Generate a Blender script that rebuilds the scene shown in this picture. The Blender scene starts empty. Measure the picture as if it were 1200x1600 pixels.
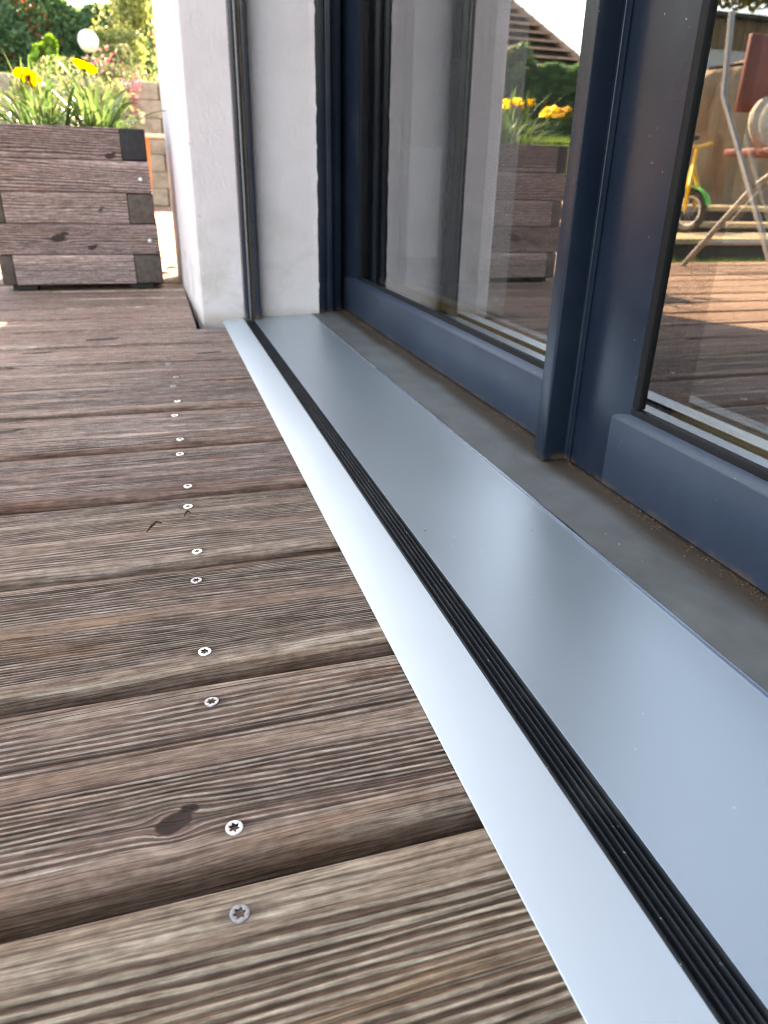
import bpy, bmesh, math, random
import numpy as np
from mathutils import Vector, Matrix, Quaternion

# ------------------------------------------------------------------ camera, sky, sun, exposure
scene = bpy.context.scene
CAM_H = 0.287
CR = ((0.957727423503304, -0.28690565951978514, 0.021055279747375075),     # image right, in world axes
      (-0.10188804369799545, -0.4067396044639419, -0.9078445465562437),    # image down
      (0.26902975452748434, 0.8673223372518624, -0.41877792979435813))     # view direction
cam_data = bpy.data.cameras.new('camera')
cam = bpy.data.objects.new('camera', cam_data)
scene.collection.objects.link(cam)
r_, d_, f_ = [Vector(v) for v in CR]
m = Matrix.Identity(4)
for i in range(3):
    m[i][0] = r_[i]; m[i][1] = -d_[i]; m[i][2] = -f_[i]
m[2][3] = CAM_H
cam.matrix_world = m
cam_data.sensor_fit = 'HORIZONTAL'
cam_data.sensor_width = 36.0
cam_data.lens = 36.0 * 1113.94 / 1200.0
cam_data.clip_start = 0.01
cam_data.clip_end = 2000.0
cam_data.dof.use_dof = True
cam_data.dof.focus_distance = 0.47
cam_data.dof.aperture_fstop = 17.0
scene.camera = cam

SUN_AZ, SUN_EL = math.radians(24.5), math.radians(38.0)
world = bpy.data.worlds.new('World'); scene.world = world; world.use_nodes = True
wn = world.node_tree
sky = wn.nodes.new('ShaderNodeTexSky'); sky.sky_type = 'NISHITA'; sky.sun_disc = False
sky.sun_elevation = SUN_EL; sky.sun_rotation = SUN_AZ
sky.air_density = 1.0; sky.dust_density = 1.2; sky.ozone_density = 1.0
bg = wn.nodes['Background']; bg.inputs[1].default_value = 0.15
wn.links.new(sky.outputs[0], bg.inputs[0])
sun_data = bpy.data.lights.new('sun', 'SUN'); sun_data.energy = 5.0; sun_data.angle = math.radians(0.55)
sun_data.color = (1.0, 0.92, 0.78)
sun = bpy.data.objects.new('sun', sun_data); scene.collection.objects.link(sun)
to_sun = Vector((math.sin(SUN_AZ) * math.cos(SUN_EL), math.cos(SUN_AZ) * math.cos(SUN_EL), math.sin(SUN_EL)))
sun.rotation_euler = to_sun.to_track_quat('Z', 'Y').to_euler()
sun.location = (3, 9, 8)
scene.view_settings.view_transform = 'Standard'
scene.view_settings.look = 'None'
scene.view_settings.gamma = 1.0
scene.view_settings.exposure = 3.05
scene.view_settings.use_white_balance = True      # camera set for open shade
scene.view_settings.white_balance_temperature = 9500
scene.view_settings.white_balance_tint = 13
scene.cycles.max_bounces = 10
scene.cycles.transparent_max_bounces = 16
scene.cycles.caustics_reflective = False
scene.cycles.caustics_refractive = False
scene.cycles.use_denoising = True
scene.cycles.denoising_prefilter = 'FAST'
scene.cycles.filter_width = 1.1

# ------------------------------------------------------------------ helpers
COL = scene.collection
rng = random.Random(7)

def tag(o, label=None, cat=None, group=None, kind=None):
    if label: o['label'] = label
    if cat: o['category'] = cat
    if group: o['group'] = group
    if kind: o['kind'] = kind
    return o

def wloc(o):
    v = Vector((0, 0, 0))
    while o is not None:
        v += Vector(o.location); o = o.parent
    return v

def empty(name, loc, label=None, cat=None, group=None, kind=None):
    o = bpy.data.objects.new(name, None); COL.objects.link(o); o.location = loc
    o.empty_display_size = 0.1
    return tag(o, label, cat, group, kind)

def link(name, me, mat=None, parent=None, smooth=None):
    if mat is not None and not me.materials: me.materials.append(mat)
    o = bpy.data.objects.new(name, me); COL.objects.link(o)
    if parent is not None: o.parent = parent
    return o

def raw_mesh(name, V, F, smooth=False, angle=35):
    me = bpy.data.meshes.new(name)
    V = [tuple(map(float, v)) for v in V]
    me.from_pydata(V, [], F); me.update()
    if smooth:
        me.shade_smooth()
        me.set_sharp_from_angle(angle=math.radians(angle))
    return me

class MB:
    """collects simple solids in world coordinates, built as ONE mesh object"""
    def __init__(s): s.V = []; s.F = []
    def add(s, V, F):
        n = len(s.V); s.V += [tuple(v) for v in V]; s.F += [tuple(i + n for i in f) for f in F]; return s
    def box(s, x0, x1, y0, y1, z0, z1):
        V = [(x0,y0,z0),(x1,y0,z0),(x1,y1,z0),(x0,y1,z0),(x0,y0,z1),(x1,y0,z1),(x1,y1,z1),(x0,y1,z1)]
        return s.add(V, [(3,2,1,0),(4,5,6,7),(0,1,5,4),(1,2,6,5),(2,3,7,6),(3,0,4,7)])
    def prism(s, poly, axis, a, b):
        """polygon in the plane across axis ('y': (x,z); 'z': (x,y); 'x': (y,z)) extruded a..b"""
        def P(p, t):
            return {'y': (p[0], t, p[1]), 'z': (p[0], p[1], t), 'x': (t, p[0], p[1])}[axis]
        n = len(poly)
        V = [P(p, a) for p in poly] + [P(p, b) for p in poly]
        F = [(i, (i+1) % n, n + (i+1) % n, n + i) for i in range(n)]
        F += [tuple(range(n))[::-1], tuple(range(n, 2*n))]
        return s.add(V, F)
    def tube(s, pts, r, n=10, caps=True):
        pts = [Vector(p) for p in pts]; rs = r if isinstance(r, (list, tuple)) else [r]*len(pts)
        V = []; F = []; up = None
        for i, p in enumerate(pts):
            t = (pts[min(i+1, len(pts)-1)] - pts[max(i-1, 0)]).normalized()
            if up is None:
                up = Vector((0,0,1)) if abs(t.z) < .9 else Vector((1,0,0))
            a = t.cross(up).normalized(); b = a.cross(t).normalized(); up = b
            for k in range(n):
                an = 2*math.pi*k/n; V.append(p + (a*math.cos(an) + b*math.sin(an))*rs[i])
        for i in range(len(pts)-1):
            for k in range(n):
                F.append((i*n+k, i*n+(k+1)%n, (i+1)*n+(k+1)%n, (i+1)*n+k))
        if caps:
            F.append(tuple(range(n))[::-1]); F.append(tuple((len(pts)-1)*n+k for k in range(n)))
        return s.add(V, F)
    def lathe(s, prof, c, n=24, axis=Vector((0,0,1))):
        q = axis.to_track_quat('Z', 'Y'); V = []; F = []
        for (r, z) in prof:
            for k in range(n):
                an = 2*math.pi*k/n
                V.append(Vector(c) + q @ Vector((r*math.cos(an), r*math.sin(an), z)))
        for i in range(len(prof)-1):
            for k in range(n):
                F.append((i*n+k, i*n+(k+1)%n, (i+1)*n+(k+1)%n, (i+1)*n+k))
        F.append(tuple(range(n))[::-1]); F.append(tuple((len(prof)-1)*n+k for k in range(n)))
        return s.add(V, F)
    def build(s, name, mat, parent=None, bevel=0, segs=2, smooth=False, angle=35):
        off = wloc(parent) if parent is not None else Vector((0,0,0))
        V = [Vector(v) - off for v in s.V]
        me = raw_mesh(name, V, s.F)
        bm = bmesh.new(); bm.from_mesh(me)
        bmesh.ops.recalc_face_normals(bm, faces=bm.faces[:])
        if bevel:
            es = [e for e in bm.edges if len(e.link_faces) == 2 and e.calc_face_angle(0) > math.radians(25)]
            bmesh.ops.bevel(bm, geom=es, offset=bevel, segments=segs, affect='EDGES', profile=0.5)
            smooth = True
        bm.to_mesh(me); bm.free()
        if smooth:
            me.shade_smooth(); me.set_sharp_from_angle(angle=math.radians(angle))
        return link(name, me, mat, parent)

def bx(name, mat, parent, x0, x1, y0, y1, z0, z1, bevel=0, segs=2):
    return MB().box(x0, x1, y0, y1, z0, z1).build(name, mat, parent, bevel, segs)

# ------------------------------------------------------------------ materials
class NT:
    def __init__(s, name):
        s.m = bpy.data.materials.new(name); s.m.use_nodes = True
        s.t = s.m.node_tree; s.p = s.t.nodes['Principled BSDF']; s.out = s.t.nodes['Material Output']
    def n(s, typ, **kw):
        nd = s.t.nodes.new('ShaderNode' + typ)
        for k, v in kw.items(): setattr(nd, k, v)
        return nd
    def l(s, a, b): s.t.links.new(a, b)
    def val(s, sock, v):
        if hasattr(v, 'links') or hasattr(v, 'is_linked'): s.l(v, sock)
        else: sock.default_value = v
    def math(s, op, a, b=None, c=None, clamp=False):
        nd = s.n('Math', operation=op, use_clamp=clamp)
        s.val(nd.inputs[0], a)
        if b is not None: s.val(nd.inputs[1], b)
        if c is not None: s.val(nd.inputs[2], c)
        return nd.outputs[0]
    def ramp(s, fac, stops, interp='LINEAR'):
        nd = s.n('ValToRGB'); cr = nd.color_ramp; cr.interpolation = interp
        while len(cr.elements) < len(stops): cr.elements.new(0.5)
        for e, (p, c) in zip(cr.elements, stops):
            e.position = p; e.color = (*c, 1) if len(c) == 3 else c
        s.l(fac, nd.inputs[0]); return nd.outputs[0]
    def mix(s, fac, a, b, mode='MIX'):
        nd = s.n('MixRGB', blend_type=mode)
        s.val(nd.inputs[0], fac)
        for k, v in ((1, a), (2, b)):
            if isinstance(v, tuple): nd.inputs[k].default_value = (*v, 1)
            else: s.l(v, nd.inputs[k])
        return nd.outputs[0]
    def noise(s, scale=5, detail=4, rough=.5, coord=None, vscale=None, dist=0):
        nd = s.n('TexNoise'); nd.inputs['Scale'].default_value = scale
        nd.inputs['Detail'].default_value = detail; nd.inputs['Roughness'].default_value = rough
        nd.inputs['Distortion'].default_value = dist
        c = coord if coord is not None else s.pos()
        if vscale is not None:
            mp = s.n('Mapping'); mp.inputs['Scale'].default_value = vscale; s.l(c, mp.inputs[0]); c = mp.outputs[0]
        s.l(c, nd.inputs['Vector']); return nd.outputs[0]
    def pos(s):
        if not hasattr(s, '_g'): s._g = s.n('NewGeometry')
        return s._g.outputs['Position']
    def xyz(s):
        sp = s.n('SeparateXYZ'); s.l(s.pos(), sp.inputs[0]); return sp.outputs
    def attr(s, name, out='Fac'):
        a = s.n('Attribute', attribute_name=name); return a.outputs[out]
    def bump(s, h, dist=1.0, strength=1.0):
        b = s.n('Bump'); b.inputs['Distance'].default_value = dist; b.inputs['Strength'].default_value = strength
        s.l(h, b.inputs['Height']); s.l(b.outputs[0], s.p.inputs['Normal']); return b
    def set(s, color=None, rough=None, metal=None, spec=None, **kw):
        if color is not None:
            if isinstance(color, tuple): s.p.inputs['Base Color'].default_value = (*color, 1)
            else: s.l(color, s.p.inputs['Base Color'])
        if rough is not None: s.val(s.p.inputs['Roughness'], rough)
        if metal is not None: s.val(s.p.inputs['Metallic'], metal)
        if spec is not None: s.val(s.p.inputs['Specular IOR Level'], spec)
        for k, v in kw.items(): s.val(s.p.inputs[k], v)
        return s.m

def simple(name, color, rough=.5, metal=0, spec=.5, vary=.12, scale=30, bump=0):
    t = NT(name); nz = t.noise(scale, 5, .6)
    lo = tuple(c*(1-vary) for c in color); hi = tuple(min(1, c*(1+vary)) for c in color)
    c = t.ramp(nz, [(.3, lo), (.7, hi)])
    t.set(c, rough, metal, spec)
    if bump: t.bump(t.noise(scale*6, 3, .6), bump)
    return t.m

def smooth_mask(t, v, a, b):
    nd = t.n('MapRange', interpolation_type='SMOOTHSTEP')
    t.l(v, nd.inputs[0]); nd.inputs[1].default_value = a; nd.inputs[2].default_value = b
    return nd.outputs[0]

def mat_grain(name, light, mid, dark, trough, crest, warm, depth=.0007, rough=.62, fibre=520.):
    """weathered softwood.  Mesh attributes give the ring phase, where the surface is ribbed, knots and board coordinates
    that follow the grain; colour and fine relief follow them"""
    t = NT(name)
    ph = t.attr('phase'); kn = t.attr('knot'); tone = t.attr('tone'); rib = t.attr('rib')
    wc = t.n('Attribute', attribute_name='wood').outputs['Vector']
    idn = t.math('FLOOR', t.math('ADD', ph, .5))
    wn_ = t.n('TexWhiteNoise', noise_dimensions='1D'); t.l(t.math('ADD', idn, t.math('MULTIPLY', tone, 77.7)), wn_.inputs['W']); rnd = wn_.outputs[0]
    fib = t.noise(1.0, 5, .75, wc, (22., fibre, 1.))
    fib2 = t.noise(1.0, 3, .6, wc, (7., 150., 1.))
    zone = t.noise(1.0, 3, .55, wc, (1.8, 30., 1.), .3)
    blot = t.noise(1.0, 4, .6, wc, (7., 26., 1.), .5)
    spots = t.noise(1.0, 3, .6, wc, (90., 160., 1.))
    cosv = t.math('COSINE', t.math('MULTIPLY', t.math('ADD', ph, t.math('MULTIPLY', t.math('SUBTRACT', fib2, .5), .35)), 6.28318))
    cr = smooth_mask(t, t.math('ADD', cosv, t.math('ADD', t.math('MULTIPLY', t.math('SUBTRACT', fib, .5), 1.3), t.math('MULTIPLY', t.math('SUBTRACT', rnd, .5), .7))), -.55, .75)
    crk = smooth_mask(t, t.noise(1.0, 1, .5, wc, (1.3, 240., 1.)), .70, .735)             # long thin drying cracks
    flat = t.ramp(t.math('ADD', t.math('MULTIPLY', zone, .6), t.math('MULTIPLY', fib2, .4)), [(.36, dark), (.5, mid), (.63, light)])
    fln = smooth_mask(t, t.math('ADD', t.math('MULTIPLY', cosv, -1.0), t.math('MULTIPLY', t.math('SUBTRACT', fib, .5), 1.2)), .62, .95)
    flat = t.mix(t.math('MULTIPLY', fln, t.math('ADD', .15, t.math('MULTIPLY', rnd, .6))), flat, trough)
    rib = t.math('MULTIPLY', rib, smooth_mask(t, t.math('ADD', blot, t.math('MULTIPLY', t.math('SUBTRACT', fib2, .5), .5)), .26, .46))
    crc = t.mix(rnd, crest, tuple(c*.72 for c in crest))
    trc = t.mix(smooth_mask(t, zone, .35, .65), tuple(c*.75 for c in trough), tuple(c*1.35 for c in trough))
    ribc = t.mix(cr, trc, crc)
    base = t.mix(rib, flat, ribc)
    base = t.mix(t.math('MULTIPLY', smooth_mask(t, blot, .52, .74), .5), base, warm)
    base = t.mix(1.0, base, t.ramp(fib, [(.36, (.34,.30,.27)), (.62, (1.4,1.38,1.35))]), 'MULTIPLY')
    base = t.mix(1.0, base, t.ramp(spots, [(.3, (.72,.7,.68)), (.62, (1.08,1.08,1.08))]), 'MULTIPLY')
    hsv = t.n('HueSaturation'); t.l(base, hsv.inputs['Color']); t.l(t.math('ADD', .90, t.math('MULTIPLY', tone, .45)), hsv.inputs['Value']); base = hsv.outputs[0]
    base = t.mix(t.math('MULTIPLY', crk, .85), base, tuple(c*.35 for c in trough))
    base = t.mix(t.math('MULTIPLY', smooth_mask(t, t.math('ADD', kn, t.math('MULTIPLY', t.math('SUBTRACT', spots, .5), .9)), .15, .5), .95), base, tuple(c*.32 for c in trough))
    base = t.mix(t.attr('stain'), base, tuple(c*.6 for c in trough))
    t.set(base, t.math('ADD', rough, t.math('MULTIPLY', fib, .25)), 0, .2)
    h = t.math('ADD', t.math('MULTIPLY', t.math('MULTIPLY', cr, rib), depth),
               t.math('ADD', t.math('MULTIPLY', fib, depth*.30), t.math('ADD', t.math('MULTIPLY', crk, -depth*.9), t.math('MULTIPLY', spots, depth*.12))))
    t.bump(h, 1.0, 1.0)
    return t.m

M = {}
M['deck'] = mat_grain('deck_wood', (.44,.34,.25), (.31,.213,.148), (.18,.112,.075), (.135,.078,.052), (.46,.36,.265), (.35,.20,.105), .0009)
M['deck_far'] = mat_grain('deck_wood_far', (.48,.37,.305), (.285,.18,.138), (.155,.084,.064), (.135,.067,.052), (.48,.375,.315), (.31,.155,.095), .0009)
M['deck_mid'] = mat_grain('deck_wood_mid', (.455,.35,.27), (.30,.197,.143), (.17,.10,.071), (.140,.074,.054), (.46,.36,.285), (.33,.175,.098), .0009)
M['planter'] = mat_grain('planter_wood', (.39,.305,.305), (.26,.19,.19), (.145,.10,.10), (.11,.074,.073), (.39,.31,.31), (.28,.18,.14), .0007)
M['planter_pale'] = mat_grain('planter_wood_pale', (.46,.365,.355), (.35,.265,.26), (.23,.165,.165), (.20,.145,.145), (.46,.37,.365), (.33,.235,.19), .0007)
M['end_grain'] = simple('end_grain_wood', (.085,.066,.058), .8, 0, .3, .4, 60, .0004)
M['end_grain_blue'] = simple('end_grain_black', (.02,.02,.023), .7, 0, .3, .3, 60, .0002)

def mat_plaster():
    t = NT('plaster')
    nz = t.noise(140, 6, .7); x, y, z = t.xyz()
    big = t.noise(3.5, 4, .6); stain = t.noise(9, 5, .62, None, (1.4, 1., 1.8), .3)
    c = t.ramp(big, [(.3, (.68,.62,.655)), (.7, (.76,.70,.735))])
    low = t.math('SUBTRACT', 1.0, smooth_mask(t, z, .0, .30))
    st = t.math('MULTIPLY', smooth_mask(t, stain, .42, .72), t.math('ADD', .10, t.math('MULTIPLY', low, .42)))
    c = t.mix(st, c, (.40,.37,.27))
    foot = t.math('SUBTRACT', 1.0, smooth_mask(t, t.math('ADD', z, t.math('MULTIPLY', stain, .03)), .012, .045))
    c = t.mix(t.math('MULTIPLY', foot, .55), c, (.36,.26,.17))
    pit = smooth_mask(t, t.noise(36, 1, .4), .80, .83)
    c = t.mix(t.math('MULTIPLY', pit, .6), c, (.2,.17,.15))
    t.set(c, .85, 0, .3)
    t.bump(t.math('ADD', t.math('MULTIPLY', nz, .0022), t.math('MULTIPLY', t.noise(420, 3, .6), .0007)), 1.0, 1.0)
    return t.m
M['plaster'] = mat_plaster()

def mat_coat(name, col, rough, dust=.25):
    t = NT(name); x, y, z = t.xyz()
    nz = t.noise(7, 5, .6); fine = t.noise(900, 2, .5)
    c = t.mix(t.math('MULTIPLY', smooth_mask(t, nz, .4, .75), dust), col, tuple(min(1, v*1.6 + .03) for v in col))
    sp = smooth_mask(t, t.noise(330, 1, .3), .80, .82)
    c = t.mix(t.math('MULTIPLY', sp, .5), c, (.45,.43,.4))
    low = t.math('MULTIPLY', t.math('SUBTRACT', 1.0, smooth_mask(t, z, .014, .023)), smooth_mask(t, t.noise(45, 4, .6), .35, .7))
    c = t.mix(t.math('MULTIPLY', low, .55), c, (.16,.09,.05))
    t.set(c, t.math('ADD', rough, t.math('MULTIPLY', t.math('SUBTRACT', nz, .5), .18)), 0, .36)
    t.bump(fine, .00008, 1.0)
    return t.m
M['anthracite'] = mat_coat('anthracite_coating', (.007,.014,.028), .30)
M['anthracite_dull'] = mat_coat('anthracite_face', (.023,.036,.060), .38, .25)
M['rail'] = mat_coat('rail_coating', (.022,.027,.04), .28, .15)

def mat_plate(name='satin_aluminium', k=1.0, ro=.39):
    t = NT(name); x, y, z = t.xyz()
    nz = t.noise(2.2, 4, .55); fine = t.noise(1500, 2, .5); smear = t.noise(6, 5, .6, None, (2.5, .6, 1), .5)
    c = t.ramp(nz, [(.3, (.63*k,.705*k,.74*k)), (.7, (.68*k,.755*k,.79*k))])
    sp = smooth_mask(t, t.noise(190, 1, .3), .815, .83)
    c = t.mix(t.math('MULTIPLY', sp, .6), c, (.85,.85,.85))
    dk = smooth_mask(t, t.noise(110, 1, .3), .835, .85)
    c = t.mix(t.math('MULTIPLY', dk, .7), c, (.12,.1,.08))
    t.set(c, t.math('ADD', ro, t.math('MULTIPLY', smear, .10)), .8, .5)
    t.bump(fine, .00003, 1.0)
    return t.m
M['plate'] = mat_plate()
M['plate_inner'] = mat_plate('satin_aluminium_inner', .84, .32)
M['edge_metal'] = simple('bare_aluminium', (.78,.78,.78), .25, 1.0, .5, .05)
M['film'] = simple('blue_protective_film', (.09,.13,.22), .3, 0, .5, .2)

def mat_black():
    t = NT('black_profile')
    sp = smooth_mask(t, t.noise(420, 1, .3), .78, .80)
    c = t.mix(sp, (.012,.014,.017), (.42,.40,.37))
    dust = smooth_mask(t, t.noise(25, 5, .6), .45, .8)
    c = t.mix(t.math('MULTIPLY', dust, .14), c, (.25,.23,.2))
    t.set(c, .46, 0, .35); t.bump(t.noise(600, 2, .5), .00006)
    return t.m
M['black'] = mat_black()
M['gasket'] = simple('rubber_gasket', (.005,.005,.006), .6, 0, .2, .2)

def mat_concrete():
    t = NT('concrete'); x, y, z = t.xyz()
    nz = t.noise(16, 6, .62); fine = t.noise(220, 4, .65); blot = t.noise(7, 4, .6, None, (1, .5, 1), .6)
    c = t.ramp(nz, [(.3, (.115,.112,.102)), (.7, (.18,.177,.163))])
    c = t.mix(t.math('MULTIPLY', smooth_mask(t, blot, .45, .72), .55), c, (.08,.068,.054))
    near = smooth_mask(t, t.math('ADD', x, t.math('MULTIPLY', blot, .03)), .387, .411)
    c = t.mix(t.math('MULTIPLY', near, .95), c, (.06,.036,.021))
    sp = smooth_mask(t, t.noise(160, 1, .3), .80, .82)
    c = t.mix(sp, c, (.5,.48,.45))
    t.set(c, t.math('ADD', .5, t.math('MULTIPLY', nz, .25)), 0, .4)
    t.bump(t.math('ADD', t.math('MULTIPLY', fine, .0005), t.math('MULTIPLY', nz, .001)), 1.0, .7)
    return t.m
M['concrete'] = mat_concrete()

def mat_glass():
    t = NT('double_glazing')
    t.t.nodes.remove(t.p)
    lw = t.n('LayerWeight'); lw.inputs[0].default_value = .5          # facing = 1 - |cos|
    f5 = t.math('POWER', lw.outputs['Facing'], 5.0)
    fres = t.math('ADD', .23, t.math('MULTIPLY', f5, .77))
    gl = t.n('BsdfGlossy'); gl.inputs['Roughness'].default_value = 0.0; gl.inputs['Color'].default_value = (.95,.96,.97,1)
    tr = t.n('BsdfTransparent'); tr.inputs['Color'].default_value = (.80,.82,.82,1)
    mx = t.n('MixShader'); t.l(fres, mx.inputs[0]); t.l(tr.outputs[0], mx.inputs[1]); t.l(gl.outputs[0], mx.inputs[2])
    # dried water marks and dust
    sp = smooth_mask(t, t.noise(260, 1, .3), .82, .84); sm = smooth_mask(t, t.noise(14, 4, .6, None, (1, 2.2, .6), .8), .70, .85)
    df = t.n('BsdfDiffuse'); df.inputs['Color'].default_value = (.6,.6,.62,1)
    mx2 = t.n('MixShader'); t.l(t.math('ADD', t.math('MULTIPLY', sp, .35), t.math('MULTIPLY', sm, .05), clamp=True), mx2.inputs[0])
    t.l(mx.outputs[0], mx2.inputs[1]); t.l(df.outputs[0], mx2.inputs[2]); t.l(mx2.outputs[0], t.out.inputs[0])
    return t.m
M['glass'] = mat_glass()
M['amber_wood'] = simple('varnished_larch', (.48,.25,.075), .35, 0, .5, .25, 18)
M['steel'] = simple('stainless_steel', (.60,.59,.58), .36, 1.0, .5, .1, 900)
M['steel_dull'] = simple('dull_steel', (.30,.29,.30), .45, 1.0, .5, .25, 700)
M['hole'] = simple('screw_recess', (.02,.018,.016), .7)
M['room_wall'] = simple('room_paint', (.08,.078,.082), .8)
M['room_floor'] = simple('room_floor', (.05,.04,.035), .5)
M['white_panel'] = simple('white_panel_paint', (.75,.80,.82), .5, 0, .5, .03)
M['soil'] = simple('soil', (.03,.022,.016), .9, 0, .2, .4, 60, .004)
M['earth'] = simple('earth', (.03,.022,.017), .95, 0, .2, .4, 12, .004)
M['roof_flat'] = simple('roof_edge', (.06,.065,.075), .5)

def mat_leaf(name, stops, trans=.4, rough=.45):
    t = NT(name); v = t.attr('rnd')
    c = t.ramp(v, stops)
    t.set(c, rough, 0, .4)
    tl = t.n('BsdfTranslucent')
    hs = t.n('HueSaturation'); hs.inputs['Value'].default_value = 1.5; hs.inputs['Saturation'].default_value = 1.1; t.l(c, hs.inputs['Color'])
    t.l(hs.outputs[0], tl.inputs[0])
    mx = t.n('MixShader'); mx.inputs[0].default_value = trans
    t.l(t.p.outputs[0], mx.inputs[1]); t.l(tl.outputs[0], mx.inputs[2]); t.l(mx.outputs[0], t.out.inputs[0])
    return t.m
M['photinia'] = mat_leaf('hedge_leaf', [(0,(.05,.115,.065)), (.55,(.09,.175,.085)), (.84,(.15,.23,.09)), (.9,(.25,.065,.04)), (1,(.34,.10,.06))])
M['variegated'] = mat_leaf('variegated_leaf', [(0,(.10,.13,.04)), (.5,(.22,.25,.09)), (1,(.42,.42,.20))])
M['bright_leaf'] = mat_leaf('bright_leaf', [(0,(.08,.17,.02)), (1,(.17,.30,.04))])
M['autumn_leaf'] = mat_leaf('autumn_leaf', [(0,(.12,.14,.02)), (.5,(.30,.26,.03)), (1,(.42,.28,.04))])
M['tree_leaf'] = mat_leaf('tree_leaf', [(0,(.04,.08,.02)), (1,(.12,.14,.05))])
M['pink'] = mat_leaf('pink_blossom', [(0,(.46,.12,.17)), (1,(.60,.27,.29))], .35)
M['shrub_leaf'] = mat_leaf('shrub_leaf', [(0,(.06,.10,.04)), (.7,(.14,.18,.08)), (1,(.28,.17,.14))])
M['grass'] = mat_leaf('grass_blade', [(0,(.05,.11,.015)), (.7,(.11,.19,.03)), (1,(.24,.23,.08))])
M['strap_leaf'] = mat_leaf('strap_leaf', [(0,(.05,.095,.035)), (1,(.12,.18,.07))], .4, .32)
M['petal'] = mat_leaf('yellow_petal', [(0,(.90,.64,.02)), (1,(.94,.76,.06))], .6, .5)
M['disc'] = simple('flower_disc', (.55,.28,.02), .8, 0, .2, .3, 300)
M['bark'] = simple('bark', (.09,.07,.055), .9, 0, .2, .3, 25, .004)
M['lawn'] = simple('lawn_ground', (.11,.16,.035), .9, 0, .2, .35, 5)
M['gravel'] = simple('pale_path', (.42,.38,.33), .9, 0, .2, .15, 20)

# ------------------------------------------------------------------ wood with rings
def wave_noise(seed, n=5, f0=1.0, gain=.6):
    r = np.random.RandomState(seed); K = []
    a = 1.0; f = f0
    for _ in range(n):
        K.append((a, f*r.uniform(.7,1.3), f*r.uniform(.7,1.3)*r.choice([-1,1]), r.uniform(0,6.28))); a *= gain; f *= 1.9
    def fn(u, v):
        return sum(a*np.sin(fu*u + fv*v + p) for a, fu, fv, p in K)
    return fn

def wood_fields(u, v, seed, spacing=.0042, width=.142, knots=(), wob=1.0, zones=None):
    """u along the board, v across: ring phase, knot mask, grain-following v and ribbed mask"""
    r = np.random.RandomState(seed)
    n1 = wave_noise(seed+1, 4, 2.2); n2 = wave_noise(seed+2, 4, 9.0)
    vv = v + wob*(.0042*n1(u, v*4) + .0008*n2(u, v*9))
    kn = np.zeros_like(u)
    for (ku, kv, a, st) in knots:
        du = (u-ku)/st; dv = (v-kv)
        rr = np.sqrt(du*du + dv*dv) + 1e-6
        f = np.where(rr > a, (a*a)/(rr*rr), 1.0)*np.exp(-np.maximum(rr-a, 0)/(a*3.5))
        vv = vv - dv*f*.75
        # a slanting, two-lobed scar
        e1 = np.hypot((du*.8 + dv*.5), (dv - du*.6)*1.1)/a; e2 = np.hypot(du - a*.9, (dv - a*.9)*1.2)/(a*.55)
        kn = np.maximum(kn, np.maximum(np.clip(1.35 - e1, 0, 1), np.clip(1.3 - e2, 0, 1)*.8))
    if zones is None:
        zs = []; q = r.uniform(.0, .02)
        while q < width:
            w = r.uniform(.022, .055); zs.append((q, min(q+w, width-.006))); q += w + r.uniform(.005, .018)
    else: zs = zones
    rib = np.zeros_like(u)
    for (a, b) in zs:
        k = .0022
        rib = np.maximum(rib, np.clip((vv-a)/k + .5, 0, 1)*np.clip((b-vv)/k + .5, 0, 1))
    k1 = 6.283/width*r.uniform(.8, 1.7); c1 = r.uniform(0, 6.28)
    ph = (vv + .22/k1*np.sin(k1*vv + c1))/spacing
    return ph + 50, kn, vv, rib

def groove_np(ph, rib):
    return (.5 - .5*np.cos(2*np.pi*ph))*rib

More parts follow.
